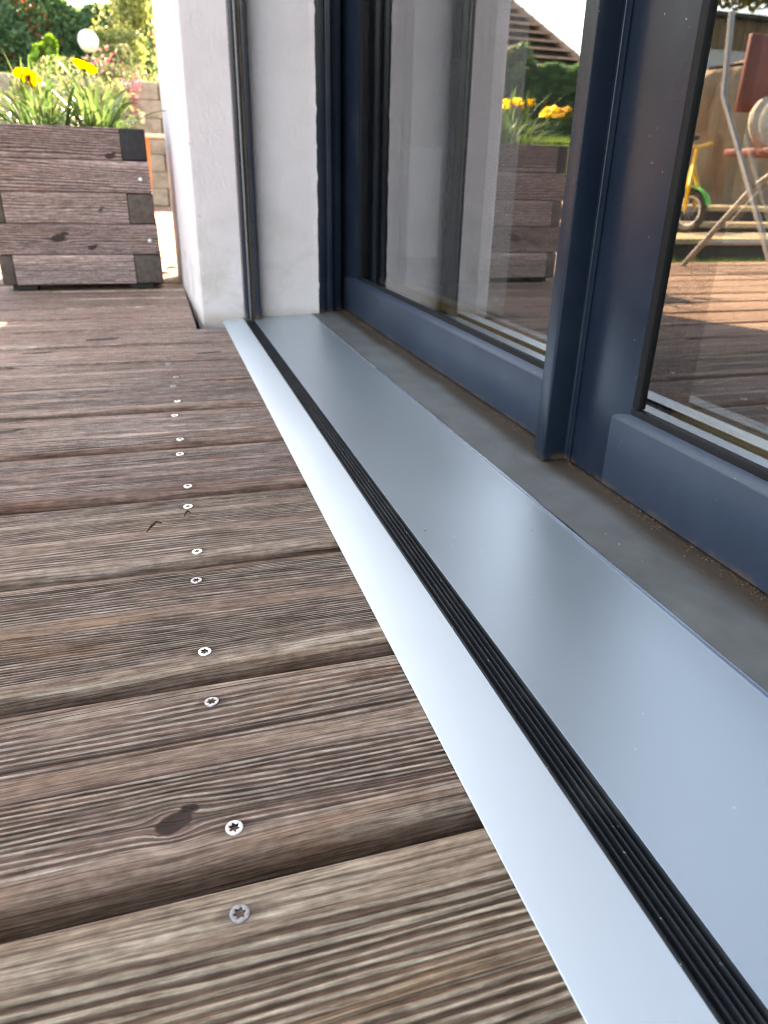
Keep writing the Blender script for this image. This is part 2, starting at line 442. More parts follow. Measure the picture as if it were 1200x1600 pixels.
def board(name, u0, u1, v0, v1, z0, z1, seed, mat, axis='x', us=None, nv=30, rad=.007, spacing=.0042, knots=(),
          disp=0, parent=None, tone=None, screws=(), wob=1.0, cup=0.0, zones=None):
    """one board along u (=x) and v (=y); top at z1.  Dense ring data on its top and edges.  local frame handled by caller"""
    w = v1 - v0
    # cross-section: near side, rounded edge, top, rounded edge, far side
    cs = [(v0, z0, 0)]
    for k in range(6):
        a = math.pi/2*k/5; cs.append((v0 + rad*(1-math.cos(a)), z1 - rad*(1-math.sin(a)), 0))
    for k in range(1, nv): cs.append((v0 + rad + (w-2*rad)*k/nv, z1, 1))
    for k in range(6):
        a = math.pi/2*k/5; cs.append((v1 - rad*(1-math.sin(a)), z1 - rad*(1-math.cos(a)), 0))
    cs.append((v1, z0, 0))
    cv = np.array([c[0] for c in cs]); cz = np.array([c[1] for c in cs]); top = np.array([c[2] for c in cs], float)
    # unrolled v so that rings run on over the edges
    arc = np.concatenate([[0], np.cumsum(np.hypot(np.diff(cv), np.diff(cz)))])
    us = np.linspace(u0, u1, 12) if us is None else np.asarray(us)
    U, A = np.meshgrid(us, arc, indexing='ij'); Vv = np.broadcast_to(cv, U.shape).copy(); Z = np.broadcast_to(cz, U.shape).copy()
    arcv = A - arc[1] + v0          # approx = v on the top
    kl = [(a, b, c, d) for a, b, c, d in knots]
    ph, kn, wv, rib = wood_fields(U, arcv - v0, seed, spacing, w, [(a, b - v0, c, d) for a, b, c, d in kl], wob, zones)
    rib = rib*np.where(cz > z1 - rad*.35, 1, .25)[None, :]
    ntop = wave_noise(seed+9, 3, 3.0)
    Z = Z + cup*((arcv - v0 - w/2)/(w/2))**2*(Z > z0 + .001)
    if disp:
        Z = Z - disp*groove_np(ph, rib)*np.where(cz > z1 - rad*.6, 1, 0)[None, :] - np.clip(kn-.3, 0, 1)*.0016*(cz > z1-.001)[None, :]
    st = np.zeros_like(U)
    for (sx, sy) in screws:
        d = np.hypot((U-sx)/1.9, Vv-sy); st = np.maximum(st, np.clip(1.0 - (d-.0042)/.0022, 0, 1)*.5)
    nu, nc = U.shape
    V = np.stack([U, Vv, Z], -1).reshape(-1, 3)
    F = []
    for i in range(nu-1):
        b = i*nc
        for j in range(nc-1): F.append((b+j, b+nc+j, b+nc+j+1, b+j+1))
        F.append((b+nc-1, b+2*nc-1, b+nc, b))
    F.append(tuple(range(nc))); F.append(tuple((nu-1)*nc + j for j in range(nc))[::-1])
    me = bpy.data.meshes.new(name)
    me.from_pydata(V.tolist(), [], F); me.update()
    n = len(V)
    def put(nm, arr):
        at = me.attributes.new(nm, 'FLOAT', 'POINT'); at.data.foreach_set('value', np.ascontiguousarray(arr, dtype=np.float32).ravel())
    put('phase', ph); put('knot', kn); put('rib', rib); put('stain', st)
    tn = tone if tone is not None else np.random.RandomState(seed+5).uniform(0, 1)
    put('tone', np.full(n, tn))
    wd = np.stack([U + seed*.37, wv + seed*.113, np.full_like(U, seed*.01)], -1).reshape(-1, 3).astype(np.float32)
    at = me.attributes.new('wood', 'FLOAT_VECTOR', 'POINT'); at.data.foreach_set('vector', wd.ravel())
    me.shade_smooth(); me.set_sharp_from_angle(angle=math.radians(50))
    return link(name, me, mat, parent)

# ------------------------------------------------------------------ THE SETTING: ground, deck
ground = MB().box(-400, 400, -400, 400, -.6, -.16).build('ground', M['earth']); tag(ground, kind='structure')

deck = empty('deck', (0, 0, 0), kind='structure')
tag(deck, 'weathered ribbed brown timber deck boards with silver screws')
def torx_mesh(name, r=.0046, seed=0):
    n = 48; V = []; F = []
    def star(a): return .0023*(1 + .22*math.cos(6*a))
    rings = [(lambda a: r*.97, -.004), (lambda a: r, -.0004), (lambda a: r*.93, .0003), (lambda a: r*.62, .0004), (star, .0003), (lambda a: star(a)*.92, -.0022)]
    for fn, z in rings:
        for k in range(n):
            a = 2*math.pi*k/n; q = fn(a); V.append((q*math.cos(a), q*math.sin(a), z))
    for i in range(len(rings)-1):
        for k in range(n): F.append((i*n+k, i*n+(k+1)%n, (i+1)*n+(k+1)%n, (i+1)*n+k))
    me = raw_mesh(name, V, F, True, 30)
    me.materials.append(M['steel']); me.materials.append(M['hole'])
    fl = len(V)
    bm = bmesh.new(); bm.from_mesh(me); bm.verts.ensure_lookup_table()
    f = bm.faces.new([bm.verts[(len(rings)-1)*n + k] for k in range(n)]); f.material_index = 1
    for ff in bm.faces:
        if all(v.co.z < .00035 and math.hypot(v.co.x, v.co.y) < .0032 for v in ff.verts): ff.material_index = 1
    bm.to_mesh(me); bm.free()
    return me
screw_me = torx_mesh('screw')
screw_dull = screw_me.copy(); screw_dull.materials[0] = M['steel_dull']

# plank far edges measured from the photograph: first joint y = .2305, pitch .1503
PITCH, GAP, Y0 = .1503, .0150, .2305
def x_samples(x0, x1, near, dense):
    a = np.arange(max(x0, near[0]), min(x1, near[1]), dense)
    left = np.linspace(x0, max(x0, near[0]), max(2, int((near[0]-x0)/.12)))[:-1] if x0 < near[0] else np.array([])
    return np.unique(np.concatenate([left, a, [x1]]))
screw_rows = {  # measured y of the two screws of each plank, x of the row
}
measured = {0: [(.0055,.2135,0)], 1: [(.008,.261,1),(.0045,.359,0)], 2: [(.004,.409,1),(.004,.506,0)], 3: [(.0075,.5585,1),(.0045,.655,1)],
            4: [(.007,.707,1),(.0026,.8065,1)], 5: [(.005,.857,1),(.0017,.957,1)]}
for k in range(-6, 64):
    y1 = Y0 + PITCH*k; y0 = y1 - PITCH + GAP
    xr = .150 if y1 < 1.66 else (.066 if y1 < 2.63 else 1.6)
    xl = -3.2 if y1 < 2.9 else -1.05
    seed = 100 + k*7
    if -1 <= k <= 2: nv, dense, disp = 190, .004, .0008
    elif 3 <= k <= 6: nv, dense, disp = 110, .006, .0006
    elif 7 <= k <= 14: nv, dense, disp = 50, .012, 0
    else: nv, dense, disp = 14, .06, 0
    near = (-.45, .2) if k < 12 else (-.7, .2)
    us = x_samples(xl, xr, near, dense) if k < 20 else np.linspace(xl, xr, 16)
    sp = {0: .0052, 1: .0041, 2: .0030, 3: .0034, 4: .0032}.get(k, .0030 + .0018*((k*37) % 10)/10)
    kn = []
    if k == 1: kn = [(-.020, .2765, .0072, 1.25)]
    if k == 9: kn = [(-.12, y0+.05, .012, 2.2)]
    if k == 8: kn = [(.07, y0+.045, .008, 2.4), (-.22, y0+.1, .01, 2.5)]
    if k == 5: kn = [(-.2, y0+.09, .007, 2.2)]
    zones = {0: [(.004,.040),(.045,.118)], 1: [(.016,.060),(.078,.121)], 2: [(.014,.066),(.080,.130)], 3: [(.012,.046),(.058,.094),(.102,.132)]}.get(k)
    scr = measured.get(k)
    if scr is None and (k <= 13):
        r2 = random.Random(k*3+1)
        scr = [(.006+r2.uniform(-.004,.004), y0+.025+r2.uniform(-.004,.004), k < 7), (.004+r2.uniform(-.004,.004), y1-.022+r2.uniform(-.004,.004), 0)]
    z = random.Random(k).uniform(-.0012, .0012)
    mt = M['deck'] if k < 1 else M['deck_mid'] if k < 4 else M['deck_far']
    tone = {0: .55, 1: .45, 2: .5, 3: .55}.get(k)
    p = board('plank', xl, xr, y0, y1, -.028, z, seed, mt, us=us, nv=nv, spacing=sp, knots=kn, disp=disp, parent=deck,
              screws=[(a, b) for a, b, _ in (scr or [])], tone=tone, rad=.0070, cup=-.0010, zones=zones)
    for (sx, sy, bright) in (scr or []):
        r2 = random.Random(int(sy*1e4))
        s = link('screw', screw_me if bright else screw_dull, None, p)
        s.location = (sx, sy, z - .0004); s.rotation_euler = (r2.uniform(-.06,.06), r2.uniform(-.06,.06), r2.uniform(0, 1))
for i, y in enumerate((-.9,)):
    pass
for i, xj in enumerate((.0, -.5, -1.0, -1.5, -2.0, -2.5)):
    bx('joist', M['end_grain'], deck, xj-.03, xj+.03, -1.0, 8.0 if xj > -1.05 else 2.8, -.11, -.031)

# ------------------------------------------------------------------ HOUSE
house = empty('house', (.1, 0, 0), 'white rendered house with anthracite sliding glass doors beside the timber deck', 'house')
YP, YC = 1.655, 2.60            # reveal face of the pier, far corner of the house
XO = .083                       # outer wall face at the reveal
# pier: outline in plan with slightly rounded corners
def arc(cx, cy, r, a0, a1, n=8): return [(cx + r*math.cos(math.radians(a0 + (a1-a0)*i/n)), cy + r*math.sin(math.radians(a0 + (a1-a0)*i/n))) for i in range(n+1)]
R1 = .006; R2 = .10
xf = .060                       # outer face at far corner (wall is slightly out of square)
pier = arc(XO+R1, YP+R1, R1, 270, 180, 6) + arc(xf+R2, YC-R2, R2, 180, 90, 12) + [(6.0, YC), (6.0, YC-.3), (.52, YC-.3), (.52, 2.05), (.345, 2.05), (.345, YP)]
def wall_prism(poly, z0, z1, nz):
    # with several levels so the plaster edge can waver slightly
    mb = MB(); n = len(poly)
    zs = [z0 + (z1-z0)*i/nz for i in range(nz+1)]
    V = []; F = []
    for zi in zs:
        for (x, y) in poly: V.append((x, y, zi))
    for i in range(nz):
        for k in range(n): F.append((i*n+k, i*n+(k+1)%n, (i+1)*n+(k+1)%n, (i+1)*n+k))
    F.append(tuple(range(n))[::-1]); F.append(tuple(nz*n+k for k in range(n)))
    mb.V = V; mb.F = F; return mb
wp = wall_prism(pier, -.03, 2.75, 1).build('pier_wall', M['plaster'], house, smooth=True, angle=30)
# plaster bead that ends raggedly on the frame
ragged = MB()
rr = random.Random(5); zc = 0.0; V = []; F = []
zz = 0.004
pts = []
while zz < 1.0:
    pts.append((zz, .3450 + rr.uniform(0, .0010) + (.0018 if rr.random() < .12 else 0))); zz += rr.uniform(.003, .02)
for i, (z, x) in enumerate(pts): V += [(.336, YP-.0006, z), (x, YP-.0014, z), (x, YP+.01, z)]
for i in range(len(pts)-1): a = i*3; F += [(a, a+1, a+4, a+3), (a+1, a+2, a+5, a+4)]
ragged.V, ragged.F = V, F
ragged.build('plaster_edge', M['plaster'], house)
mb = MB().box(XO, .42, -1.75, YP, 2.22, 2.752).box(XO, .42, -6.0, -1.752, -.03, 2.752)
mb.build('front_wall', M['plaster'], house)
MB().box(.42, 6.0, -6.0, -5.7, -.03, 2.75).build('side_wall', M['plaster'], house)
MB().box(5.7, 6.0, -5.7, YC-.302, -.03, 2.75).build('rear_wall', M['plaster'], house)
MB().box(-.06, 6.15, -6.15, YC+.12, 2.754, 2.90).build('roof', M['roof_flat'], house, .01)
MB().box(.56, 5.7, -5.7, 2.05, -.05, .02).build('room_floor', M['room_floor'], house)
MB().box(.53, 5.69, 2.06, 2.296, -.05, 2.70).build('room_wall', M['room_wall'], house)
MB().box(5.5, 5.69, -5.69, 2.05, .025, 2.70).build('room_wall', M['room_wall'], house)
MB().box(.43, 5.69, -5.69, 2.05, 2.60, 2.70).build('room_ceiling', M['room_wall'], house)
MB().box(.43, .53, -5.69, -1.85, -.05, 2.60).build('room_wall', M['room_wall'], house)
MB().box(.43, .60, -1.85, 2.05, 2.25, 2.60).build('lintel_lining', M['room_wall'], house)

# concrete sill strip between the metal threshold and the doors
def strip(name, mat, x0, x1, y0, y1, zb, ztop_fn, nx, ny, parent, seed=1):
    V = []; F = []
    for j in range(ny+1):
        for i in range(nx+1):
            x = x0 + (x1-x0)*i/nx; y = y0 + (y1-y0)*j/ny; V.append((x, y, ztop_fn(x, y)))
    for j in range(ny):
        for i in range(nx): a = j*(nx+1)+i; F.append((a, a+1, a+nx+2, a+nx+1))
    mb = MB().add(V, F); return mb.build(name, mat, parent, smooth=True)
wnz = wave_noise(3, 4, 25.)
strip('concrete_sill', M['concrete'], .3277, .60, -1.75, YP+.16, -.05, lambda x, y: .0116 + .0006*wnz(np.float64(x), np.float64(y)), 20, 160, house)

# fixed frame jamb at the pier: a stepped profile facing the camera
jamb = MB().prism([(.3475,YP+.003),(.3475,YP+.17),(.4095,YP+.17),(.4095,YP+.042),(.4035,YP+.042),(.4035,YP+.030),
                   (.3835,YP+.030),(.3835,YP+.012),(.3795,YP+.006),(.3685,YP+.006),(.3660,YP+.013),(.3615,YP+.013),(.3605,YP+.003)], 'z', .0125, 2.20)
fr = jamb.build('door_frame', M['anthracite'], house, .0012, 2)
MB().box(.411, .50, 1.752, 1.770, .0125, 2.17).build('door_frame', M['anthracite'], house, .002)
MB().box(.346, .47, -1.74, YP+.15, 2.18, 2.22).build('door_frame', M['anthracite'], house, .002)
MB().box(.346, .47, -1.75, -1.69, .0015, 2.18).build('door_frame', M['anthracite'], house, .002)

def sash(name, label, xf, y0, y1, stile_far, stile_near, wood_far, wood_near, seam, zt=2.17):
    """sliding sash: face plane x = xf, from y0 (near) to y1 (far)"""
    root = empty(name, (xf - .1, (y0+y1)/2, 0)); root.parent = house; root['label'] = label
    zr = .090; zb = .0145
    gy0, gy1 = y0 + stile_near, y1 - stile_far
    # bottom rail with bevelled shoulder towards the glass
    MB().prism([(xf, zb), (xf, zr-.006), (xf+.003, zr-.001), (xf+.008, zr+.0035), (xf+.009, zr+.0035), (xf+.05, zr-.004), (xf+.05, zb)], 'y', gy0 + .0005 - .036, seam - .0005).build('bottom_rail', M['anthracite_dull'], root, .0011, 2)
    MB().prism([(xf, zt), (xf, zt-.075), (xf+.012, zt-.082), (xf+.05, zt-.075), (xf+.05, zt)], 'y', gy0, gy1).build('top_rail', M['anthracite'], root, .0011, 2)
    # stiles
    MB().prism([(xf+.001, seam), (xf+.001, y1), (xf+.05, y1), (xf+.05, gy1-.002), (xf+.009, gy1-.004), (xf+.008, gy1-.0045)], 'z', zb, zt).build('stile', M['anthracite'], root, .0011, 2)
    MB().prism([(xf+.001, y0), (xf+.001, gy0-.036), (xf+.004, gy0-.034), (xf+.0085, gy0+.002), (xf+.05, gy0+.002), (xf+.05, y0)], 'z', zb, zt).build('stile', M['anthracite'], root, .0011, 2)
    # gaskets round the pane
    g = xf + .0085
    MB().box(g-.002, g+.006, gy0-.002, gy1+.002, zr-.002, zr+.0085).build('gasket', M['gasket'], root, .001)
    MB().box(g-.002, g+.006, gy1-.009, gy1+.001, zr+.009, zt-.08).build('gasket', M['gasket'], root, .001)
    MB().box(g-.002, g+.006, gy0-.001, gy0+.009, zr+.009, zt-.08).build('gasket', M['gasket'], root, .001)
    MB().box(xf+.0105, xf+.0345, gy0-.004, gy1+.004, zr-.01, zt-.07).build('glass_pane', M['glass'], root)
    # spacer bar between the panes and the timber lining inside
    for nm, q in (('spacer_bar', (xf+.014, xf+.030, gy0, gy1, zr-.004, zr+.006)), ('spacer_bar', (xf+.014, xf+.030, gy1-.007, gy1, zr+.007, zt-.08)), ('spacer_bar', (xf+.014, xf+.030, gy0, gy0+.007, zr+.007, zt-.08))):
        MB().box(*q).build(nm, M['gasket'], root)
    MB().box(xf+.052, xf+.10, y0, y1+.12, .02, zr+.006).build('timber_lining', M['amber_wood'], root, .003)
    MB().box(xf+.066, xf+.082, wood_far[0], wood_far[1], zr+.007, zt).build('timber_lining', M['amber_wood'], root, .003)
    if wood_near: MB().box(xf+.052, xf+.10, wood_near[0], wood_near[1], zr+.007, zt).build('timber_lining', M['amber_wood'], root, .003)
    return root
far = sash('glass_door', 'far sliding glass door, next to the white pier', .415, .600, 1.740, .148, .08, (1.757, 1.836), None, 1.708)
near = sash('glass_door', 'near sliding glass door with overlapping edge profile', .410, -1.0, .653, .0955, .10, (.594, .632), (-1.0, -.9), .580)
third = sash('glass_door', 'sliding glass door behind the viewpoint', .415, -1.69, -.96, .08, .08, (-1.1, -1.0), None, -1.03)
# overlapping edge profile of the near sash
MB().prism([(.4100,.6545), (.4100,.6760), (.3855,.6760), (.3840,.6745), (.3840,.6560), (.3855,.6545)], 'z', .0128, 2.17).build('edge_profile', M['anthracite'], near, .0012, 2)
MB().prism([(.4101,.6410), (.4101,.6543), (.4091,.6543), (.4091,.6505), (.4097,.6502), (.4097,.6460), (.4091,.6457), (.4091,.6410)], 'z', .0145, 2.17).build('edge_bead', M['anthracite'], near)
# bright bead on the far rail
MB().box(.4226, .4244, .69, 1.59, .0938, .0956).build('rail_bead', M['edge_metal'], far)

# ------------------------------------------------------------------ THRESHOLD with black screen track
th = empty('threshold', (.23, .5, 0), 'silver satin metal threshold plate with a black ridged screen track', 'threshold')
Yn, Yf = -1.7, YP - .0015
MB().prism([(.1255,.0010), (.1255,.0017), (.1257,.0019), (.1694,.0080), (.1699,.0080), (.1699,.0010)], 'y', Yn, Yf).build('outer_plate', M['plate'], th)
MB().prism([(.1918,.0012), (.1918,.0073), (.1919,.0074), (.3256,.0108), (.3260,.0106), (.3260,.0012)], 'y', Yn, Yf).build('inner_plate', M['plate_inner'], th)
MB().box(.3263, .3274, Yn, Yf, .0012, .0120).build('plate_edge', M['edge_metal'], th)
MB().box(.3248, .3261, Yn, 1.12, .0107, .0111).build('film_remnant', M['film'], th)
tr = MB().box(.1702, .1915, Yn, Yf-.03, .0005, .0018).build('screen_track', M['black'], th)
for a, b, zt in ((.1702,.1718,.0084), (.1760,.1773,.0060), (.1800,.1813,.0064), (.1838,.1849,.0060), (.1872,.1882,.0068), (.1903,.1914,.0078)):
    MB().box(a, b, Yn, Yf-.031, .0019, zt).build('rib', M['black'], tr, .0005, 2)

# side rail of the insect screen on the reveal
sr = empty('screen_rail', (.19, YP-.02, 0), 'tall dark grey ribbed side rail of the insect screen on the white pier', 'rail')
MB().prism([(.1745,YP-.0005), (.2090,YP-.0005), (.2090,YP-.036), (.2060,YP-.040), (.1960,YP-.040), (.1960,YP-.030), (.1905,YP-.030), (.1905,YP-.035), (.1868,YP-.0355), (.1868,YP-.028), (.1835,YP-.028), (.1835,YP-.033), (.1780,YP-.033), (.1745,YP-.029)], 'z', .0078, 2.20).build('profile', M['rail'], sr, .0011, 2)
MB().box(.1912, .1952, YP-.0335, YP-.0305, .008, 2.19).build('brush_strip', M['bark'], sr)
MB().box(.1838, .1865, YP-.0305, YP-.0285, .008, 2.19).build('seal_strip', M['steel_dull'], sr)

# white box on the wall inside the room
wb = empty('wall_box', (.74, 2.05, .1), 'pale white box on the wall inside, seen through the far pane', 'box')
MB().box(.66, .76, 2.0, 2.058, .10, .375).build('housing', M['white_panel'], wb, .004)
MB().box(.67, .75, 1.996, 1.9985, .12, .36).build('cover', M['white_panel'], wb, .001)

# ------------------------------------------------------------------ PLANTER
pl = empty('planter_box', (-.19, 2.39, 0), 'square dark brown wooden planter box on the deck by the pier', 'planter')
PX0, PX1, PY0, PY1 = -.402, .003, 2.20, 2.585; T = .038; RH = .0765; ZB = .016
def side_plank(u0, u1, w0, w1, z0, z1, seed, mat, axis):
    """board standing on edge: u along its length, face towards -v"""
    # build flat (u, height as v, thickness) then stand it up
    knots = {3: [(-.245, .045, .012, 1.5), (-.165, .02, .007, 1.5)], 0: [(-.09, .012, .008, 1.4)], 2: [(-.13, .038, .007, .8)]}.get(seed, [])
    L = u1-u0; us = np.linspace(u0, u1, 60)
    o = board('plank', u0, u1, 0, z1-z0, -(w1-w0), 0, 900+seed, mat, us=us, nv=44, rad=.004, spacing=.0062, knots=knots, parent=pl, wob=1.4, zones=[(.004, .07)])
    V = np.zeros(len(o.data.vertices)*3); o.data.vertices.foreach_get('co', V); V = V.reshape(-1, 3)
    off = wloc(pl)
    if axis == 'x': W = np.stack([V[:,0], w0 - V[:,2], z0 + V[:,1]], -1)
    else: W = np.stack([w1 + V[:,2], V[:,0], z0 + V[:,1]], -1)
    W -= np.array(off)
    o.data.vertices.foreach_set('co', W.ravel()); 
    if axis == 'x': o.data.flip_normals()
    o.data.update()
    return o
for r in range(5):
    row = 4 - r                                    # r = 0 is the top row
    z0 = ZB + row*(RH+.001); z1 = z0 + RH
    pale = r in (2, 4)
    mat = M['planter_pale'] if pale else M['planter']
    over = r in (1, 3)                             # this row runs past the corner
    ex = .004 if r % 2 else 0
    jx = (0, .002, .004, .007, .009)[r]
    if over:
        for s_, (w0, w1) in enumerate(((PY0-.002, PY0+T), (PY1-T, PY1))):
            side_plank(PX0-ex, PX1+ex+jx-.004, w0, w1, z0, z1, r + 10*s_, mat, 'x')
        for s_, (w0, w1) in enumerate(((PX0, PX0+T), (PX1-T, PX1))):
            side_plank(PY0+T+.001, PY1-T-.001, w0, w1, z0, z1, 20 + r + 10*s_, M['planter'], 'y')
    else:
        for s_, (w0, w1) in enumerate(((PY0, PY0+T), (PY1-T, PY1))):
            side_plank(PX0+.0355, PX1-.064, w0, w1, z0, z1, r + 10*s_, mat, 'x')
        # the return boards show their end grain as dark blocks
        for s_, (w0, w1) in enumerate(((PX0, PX0+.035), (PX1-.0635+jx*.0, PX1+jx))):
            e = MB().box(w0, w1, PY0+(.001 if r else -.001), PY1-.001, z0+.0005, z1-.0005).build('plank', M['end_grain_blue'] if r == 0 else M['end_grain'], pl, .005, 3)
bolt = MB().lathe([(.0001,.0), (.0062,.0), (.0062,.002), (.0045,.0042), (.0001,.0046)], (0,0,0), 14, Vector((0,-1,0)))
def bolt_at(x, z, y):
    b = MB(); b.V = [(v[0]+x, v[1]+y, v[2]+z) for v in bolt.V]; b.F = bolt.F
    b.build('bolt', M['steel'], pl, smooth=True)
bolt_at(-.020, .282, PY0-.0025); bolt_at(-.013, .129, PY0-.0025)
for (xa, ya) in ((PX0+.05, PY0+.05), (PX1-.05, PY0+.05), (PX0+.05, PY1-.05), (PX1-.05, PY1-.05)):
    MB().box(xa-.03, xa+.03, ya-.03, ya+.03, .0015, ZB).build('foot', M['end_grain_blue'], pl)
MB().box(PX0+.065, PX1-.065, PY0+T, PY1-T, .30, .365).build('soil', M['soil'], pl)

# ------------------------------------------------------------------ plants in the planter
def set_rnd(me, arr):
    at = me.attributes.new('rnd', 'FLOAT', 'POINT'); at.data.foreach_set('value', np.asarray(arr, dtype=np.float32).ravel())

def strap_leaf(seed, L, w):
    r = random.Random(seed); V = []; F = []; n = 9
    bend = r.uniform(.4, 2.2)
    ang = r.uniform(1.0, 1.35); x = z = 0; P = []
    for i in range(n+1):
        P.append((x, z)); x += math.cos(ang)*L/n; z += math.sin(ang)*L/n; ang -= bend/n*(1.2 if i > 3 else .5)
    tw = r.uniform(-.6, .6)
    for i, (px, pz) in enumerate(P):
        t = i/n; ww = w*(.35 + 1.3*t if t < .5 else 1.0*(1 - ((t-.5)/.5)**2.2) ) + .0006
        a = tw*t
        for s_, lift in ((-1, .25), (0, 0), (1, .25)):
            V.append((px, s_*ww*math.cos(a), pz + abs(s_)*ww*lift + s_*ww*math.sin(a)))
    for i in range(n):
        for k in range(2): a = i*3+k; F.append((a, a+1, a+4, a+3))
    me = raw_mesh('leaf', V, F, True, 60); set_rnd(me, [r.random()]*len(V)); me.materials.append(M['strap_leaf']); return me
LEAVES = [strap_leaf(s, .13 + .022*(s % 5), .0033 + .0007*(s % 4)) for s in range(14)]
def flower_head(seed, rad=.036, npet=15, cupd=.35):
    r = random.Random(seed); V = []; F = []; rn = []
    for layer in range(2):
        for k in range(npet):
            a = 2*math.pi*(k + .5*layer)/npet + r.uniform(-.06,.06); L = rad*r.uniform(.9, 1.06)*(1 - .08*layer); w = rad*.17*r.uniform(.9,1.15)
            el = cupd + r.uniform(-.12,.12) + .12*layer; b = len(V)
            for t, ww in ((.12,.35), (.4,.9), (.7,1.05), (.9,.8), (1.0,.15)):
                for s_ in (-1, 1):
                    rr_ = L*t; z = math.sin(el)*rr_ - .25*L*t*t*t
                    V.append((math.cos(a)*rr_*math.cos(el) - math.sin(a)*s_*w*ww, math.sin(a)*rr_*math.cos(el) + math.cos(a)*s_*w*ww, z)); rn.append(r.random()*.4 + .3)
            for i in range(4): F.append((b+2*i, b+2*i+1, b+2*i+3, b+2*i+2))
    me = raw_mesh('petals', V, F, True, 60); set_rnd(me, rn); me.materials.append(M['petal']); return me
def gazania(base, label, n, flowers, seed, spread=.06, lean=0.0):
    r = random.Random(seed)
    root = empty('flowering_plant', base, label, 'flower', 'yellow flowering plants in the planter')
    for i in range(n):
        o = link('leaf', LEAVES[r.randrange(len(LEAVES))], None, root)
        az = r.uniform(0, 6.283); q = r.uniform(0, spread)
        o.location = (q*math.cos(az + r.uniform(-1,1)), q*math.sin(az), r.uniform(-.01, .01))
        sc = r.uniform(.65, 1.1)
        o.rotation_euler = (0, r.uniform(-.45, .35), az); o.scale = (sc, sc, sc)
    for (fx, fy, fz, nx, ny, nz, rad) in flowers:
        c = Vector((fx, fy, fz)); b = Vector(base) + Vector((r.uniform(-.02,.02), r.uniform(-.02,.02), -.01)); nrm = Vector((nx, ny, nz)).normalized()
        st = MB().tube([b, b.lerp(c, .4) + Vector((.006, 0, .02)), b.lerp(c, .8), c - nrm*.012, c - nrm*.004], [.0028, .0026, .0024, .003, .008], 8).build('stem', M['strap_leaf'], root, smooth=True)
        set_rnd(st.data, [.4]*len(st.data.vertices))
        q = nrm.to_track_quat('Z', 'Y')
        f = link('flower', flower_head(int(fx*1000) + seed, rad), None, root); f.location = c - Vector(base); f.rotation_mode = 'QUATERNION'; f.rotation_quaternion = q
        d = MB().lathe([(.0005,.004), (.008,.003), (.0095,.0055), (.006,.009), (.0005,.010)], (0,0,0), 12).build('flower_centre', M['disc'], None, smooth=True)
        d.parent = f
    return root
gazania((-.255, 2.33, .362), 'yellow daisy plant with a sunlit pale flower, left half of the planter', 85, [(-.280, 2.37, .520, .15, .35, .8, .037), (-.415, 2.38, .505, .55, -.2, .8, .037)], 11, .07)
gazania((-.120, 2.34, .362), 'daisy plant with one tilted orange yellow flower above the planter', 80, [(-.131, 2.345, .548, .40, .22, 1, .036)], 23, .055)
gazania((-.30, 2.47, .362), 'leafy daisy plant at the back left corner of the planter', 70, [(-.285, 2.46, .53, .3, .2, 1, .034)], 31, .06)
gazania((-.12, 2.48, .362), 'low leafy daisy plant at the back right corner of the planter', 60, [], 47, .05)

# ------------------------------------------------------------------ foliage masses
def leaf_cloud(name, pts, size, mat, parent=None, seed=0, aspect=.5, jitter=.35, rnd=None, up=.2):
    r = np.random.RandomState(seed); n = len(pts); pts = np.asarray(pts, float)
    d = r.normal(size=(n, 3)); d[:, 2] += up; d /= np.linalg.norm(d, axis=1)[:, None]
    s = r.normal(size=(n, 3)); s -= (s*d).sum(1)[:, None]*d; s /= np.linalg.norm(s, axis=1)[:, None]
    nn = np.cross(d, s); L = size*(1 + jitter*r.uniform(-1, 1, n))[:, None]; w = L*aspect*.5
    base = pts - d*L*.5; tip = pts + d*L*.5
    a = pts + s*w + nn*w*.35; b = pts - s*w + nn*w*.35
    V = np.stack([base, a, tip, b], 1).reshape(-1, 3)
    if parent is not None: V = V - np.array(wloc(parent))
    F = [f for i in range(n) for f in ((4*i, 4*i+1, 4*i+2), (4*i, 4*i+2, 4*i+3))]
    me = bpy.data.meshes.new(name); me.from_pydata(V.tolist(), [], F); me.update()
    q = r.uniform(0, 1, n) if rnd is None else rnd
    set_rnd(me, np.repeat(q, 4)); return link(name, me, mat, parent)

def bushy(n, c, rad, seed, shell=.55, lumps=9):
    """points in a lumpy ellipsoid: a main body and lumps on its surface"""
    r = np.random.RandomState(seed); out = []
    L = [(np.zeros(3), 1.0)]
    for _ in range(lumps):
        d = r.normal(size=3); d /= np.linalg.norm(d); L.append((d*r.uniform(.5,.85), r.uniform(.25,.5)))
    for _ in range(n):
        o, q = L[r.randint(len(L))]; d = r.normal(size=3); d /= np.linalg.norm(d)
        out.append(np.array(c) + (o + d*q*(shell + (1-shell)*r.uniform()**.6))*np.array(rad))
    return np.array(out)

# raised garden behind a timber retaining wall
def terr(x, y):
    q = max(0, min(1, (x+2.6)/1.0)); q = q*q*(3-2*q)
    return .80 + .39*q + .085*max(0, min(1, (y-9.2)/3.0))*3.0
bank_r = lambda x: max(0, min(1, (-1.7-x)/.9))
def bank_z(x, y):
    t = max(0, min(1, (y-6.2)/3.2)); t = t*t*(3-2*t); q = bank_r(x); q = q*q*(3-2*q)
    return -.165 + (.80 + .165)*t*q
V = []; F = []; bx_ = [-14 + .4*i for i in range(32)] + [-1.5]; by_ = [5.9 + .2*i for i in range(16)] + [9.06]
for y in by_:
    for x in bx_: V.append((x, y, bank_z(x, y)))
for j in range(len(by_)-1):
    for i in range(len(bx_)-1): a = j*len(bx_)+i; F.append((a, a+1, a+len(bx_)+1, a+len(bx_)))
bank = MB().add(V, F).build('grass_bank', M['lawn'], smooth=True); tag(bank, kind='structure')
V = []; F = []
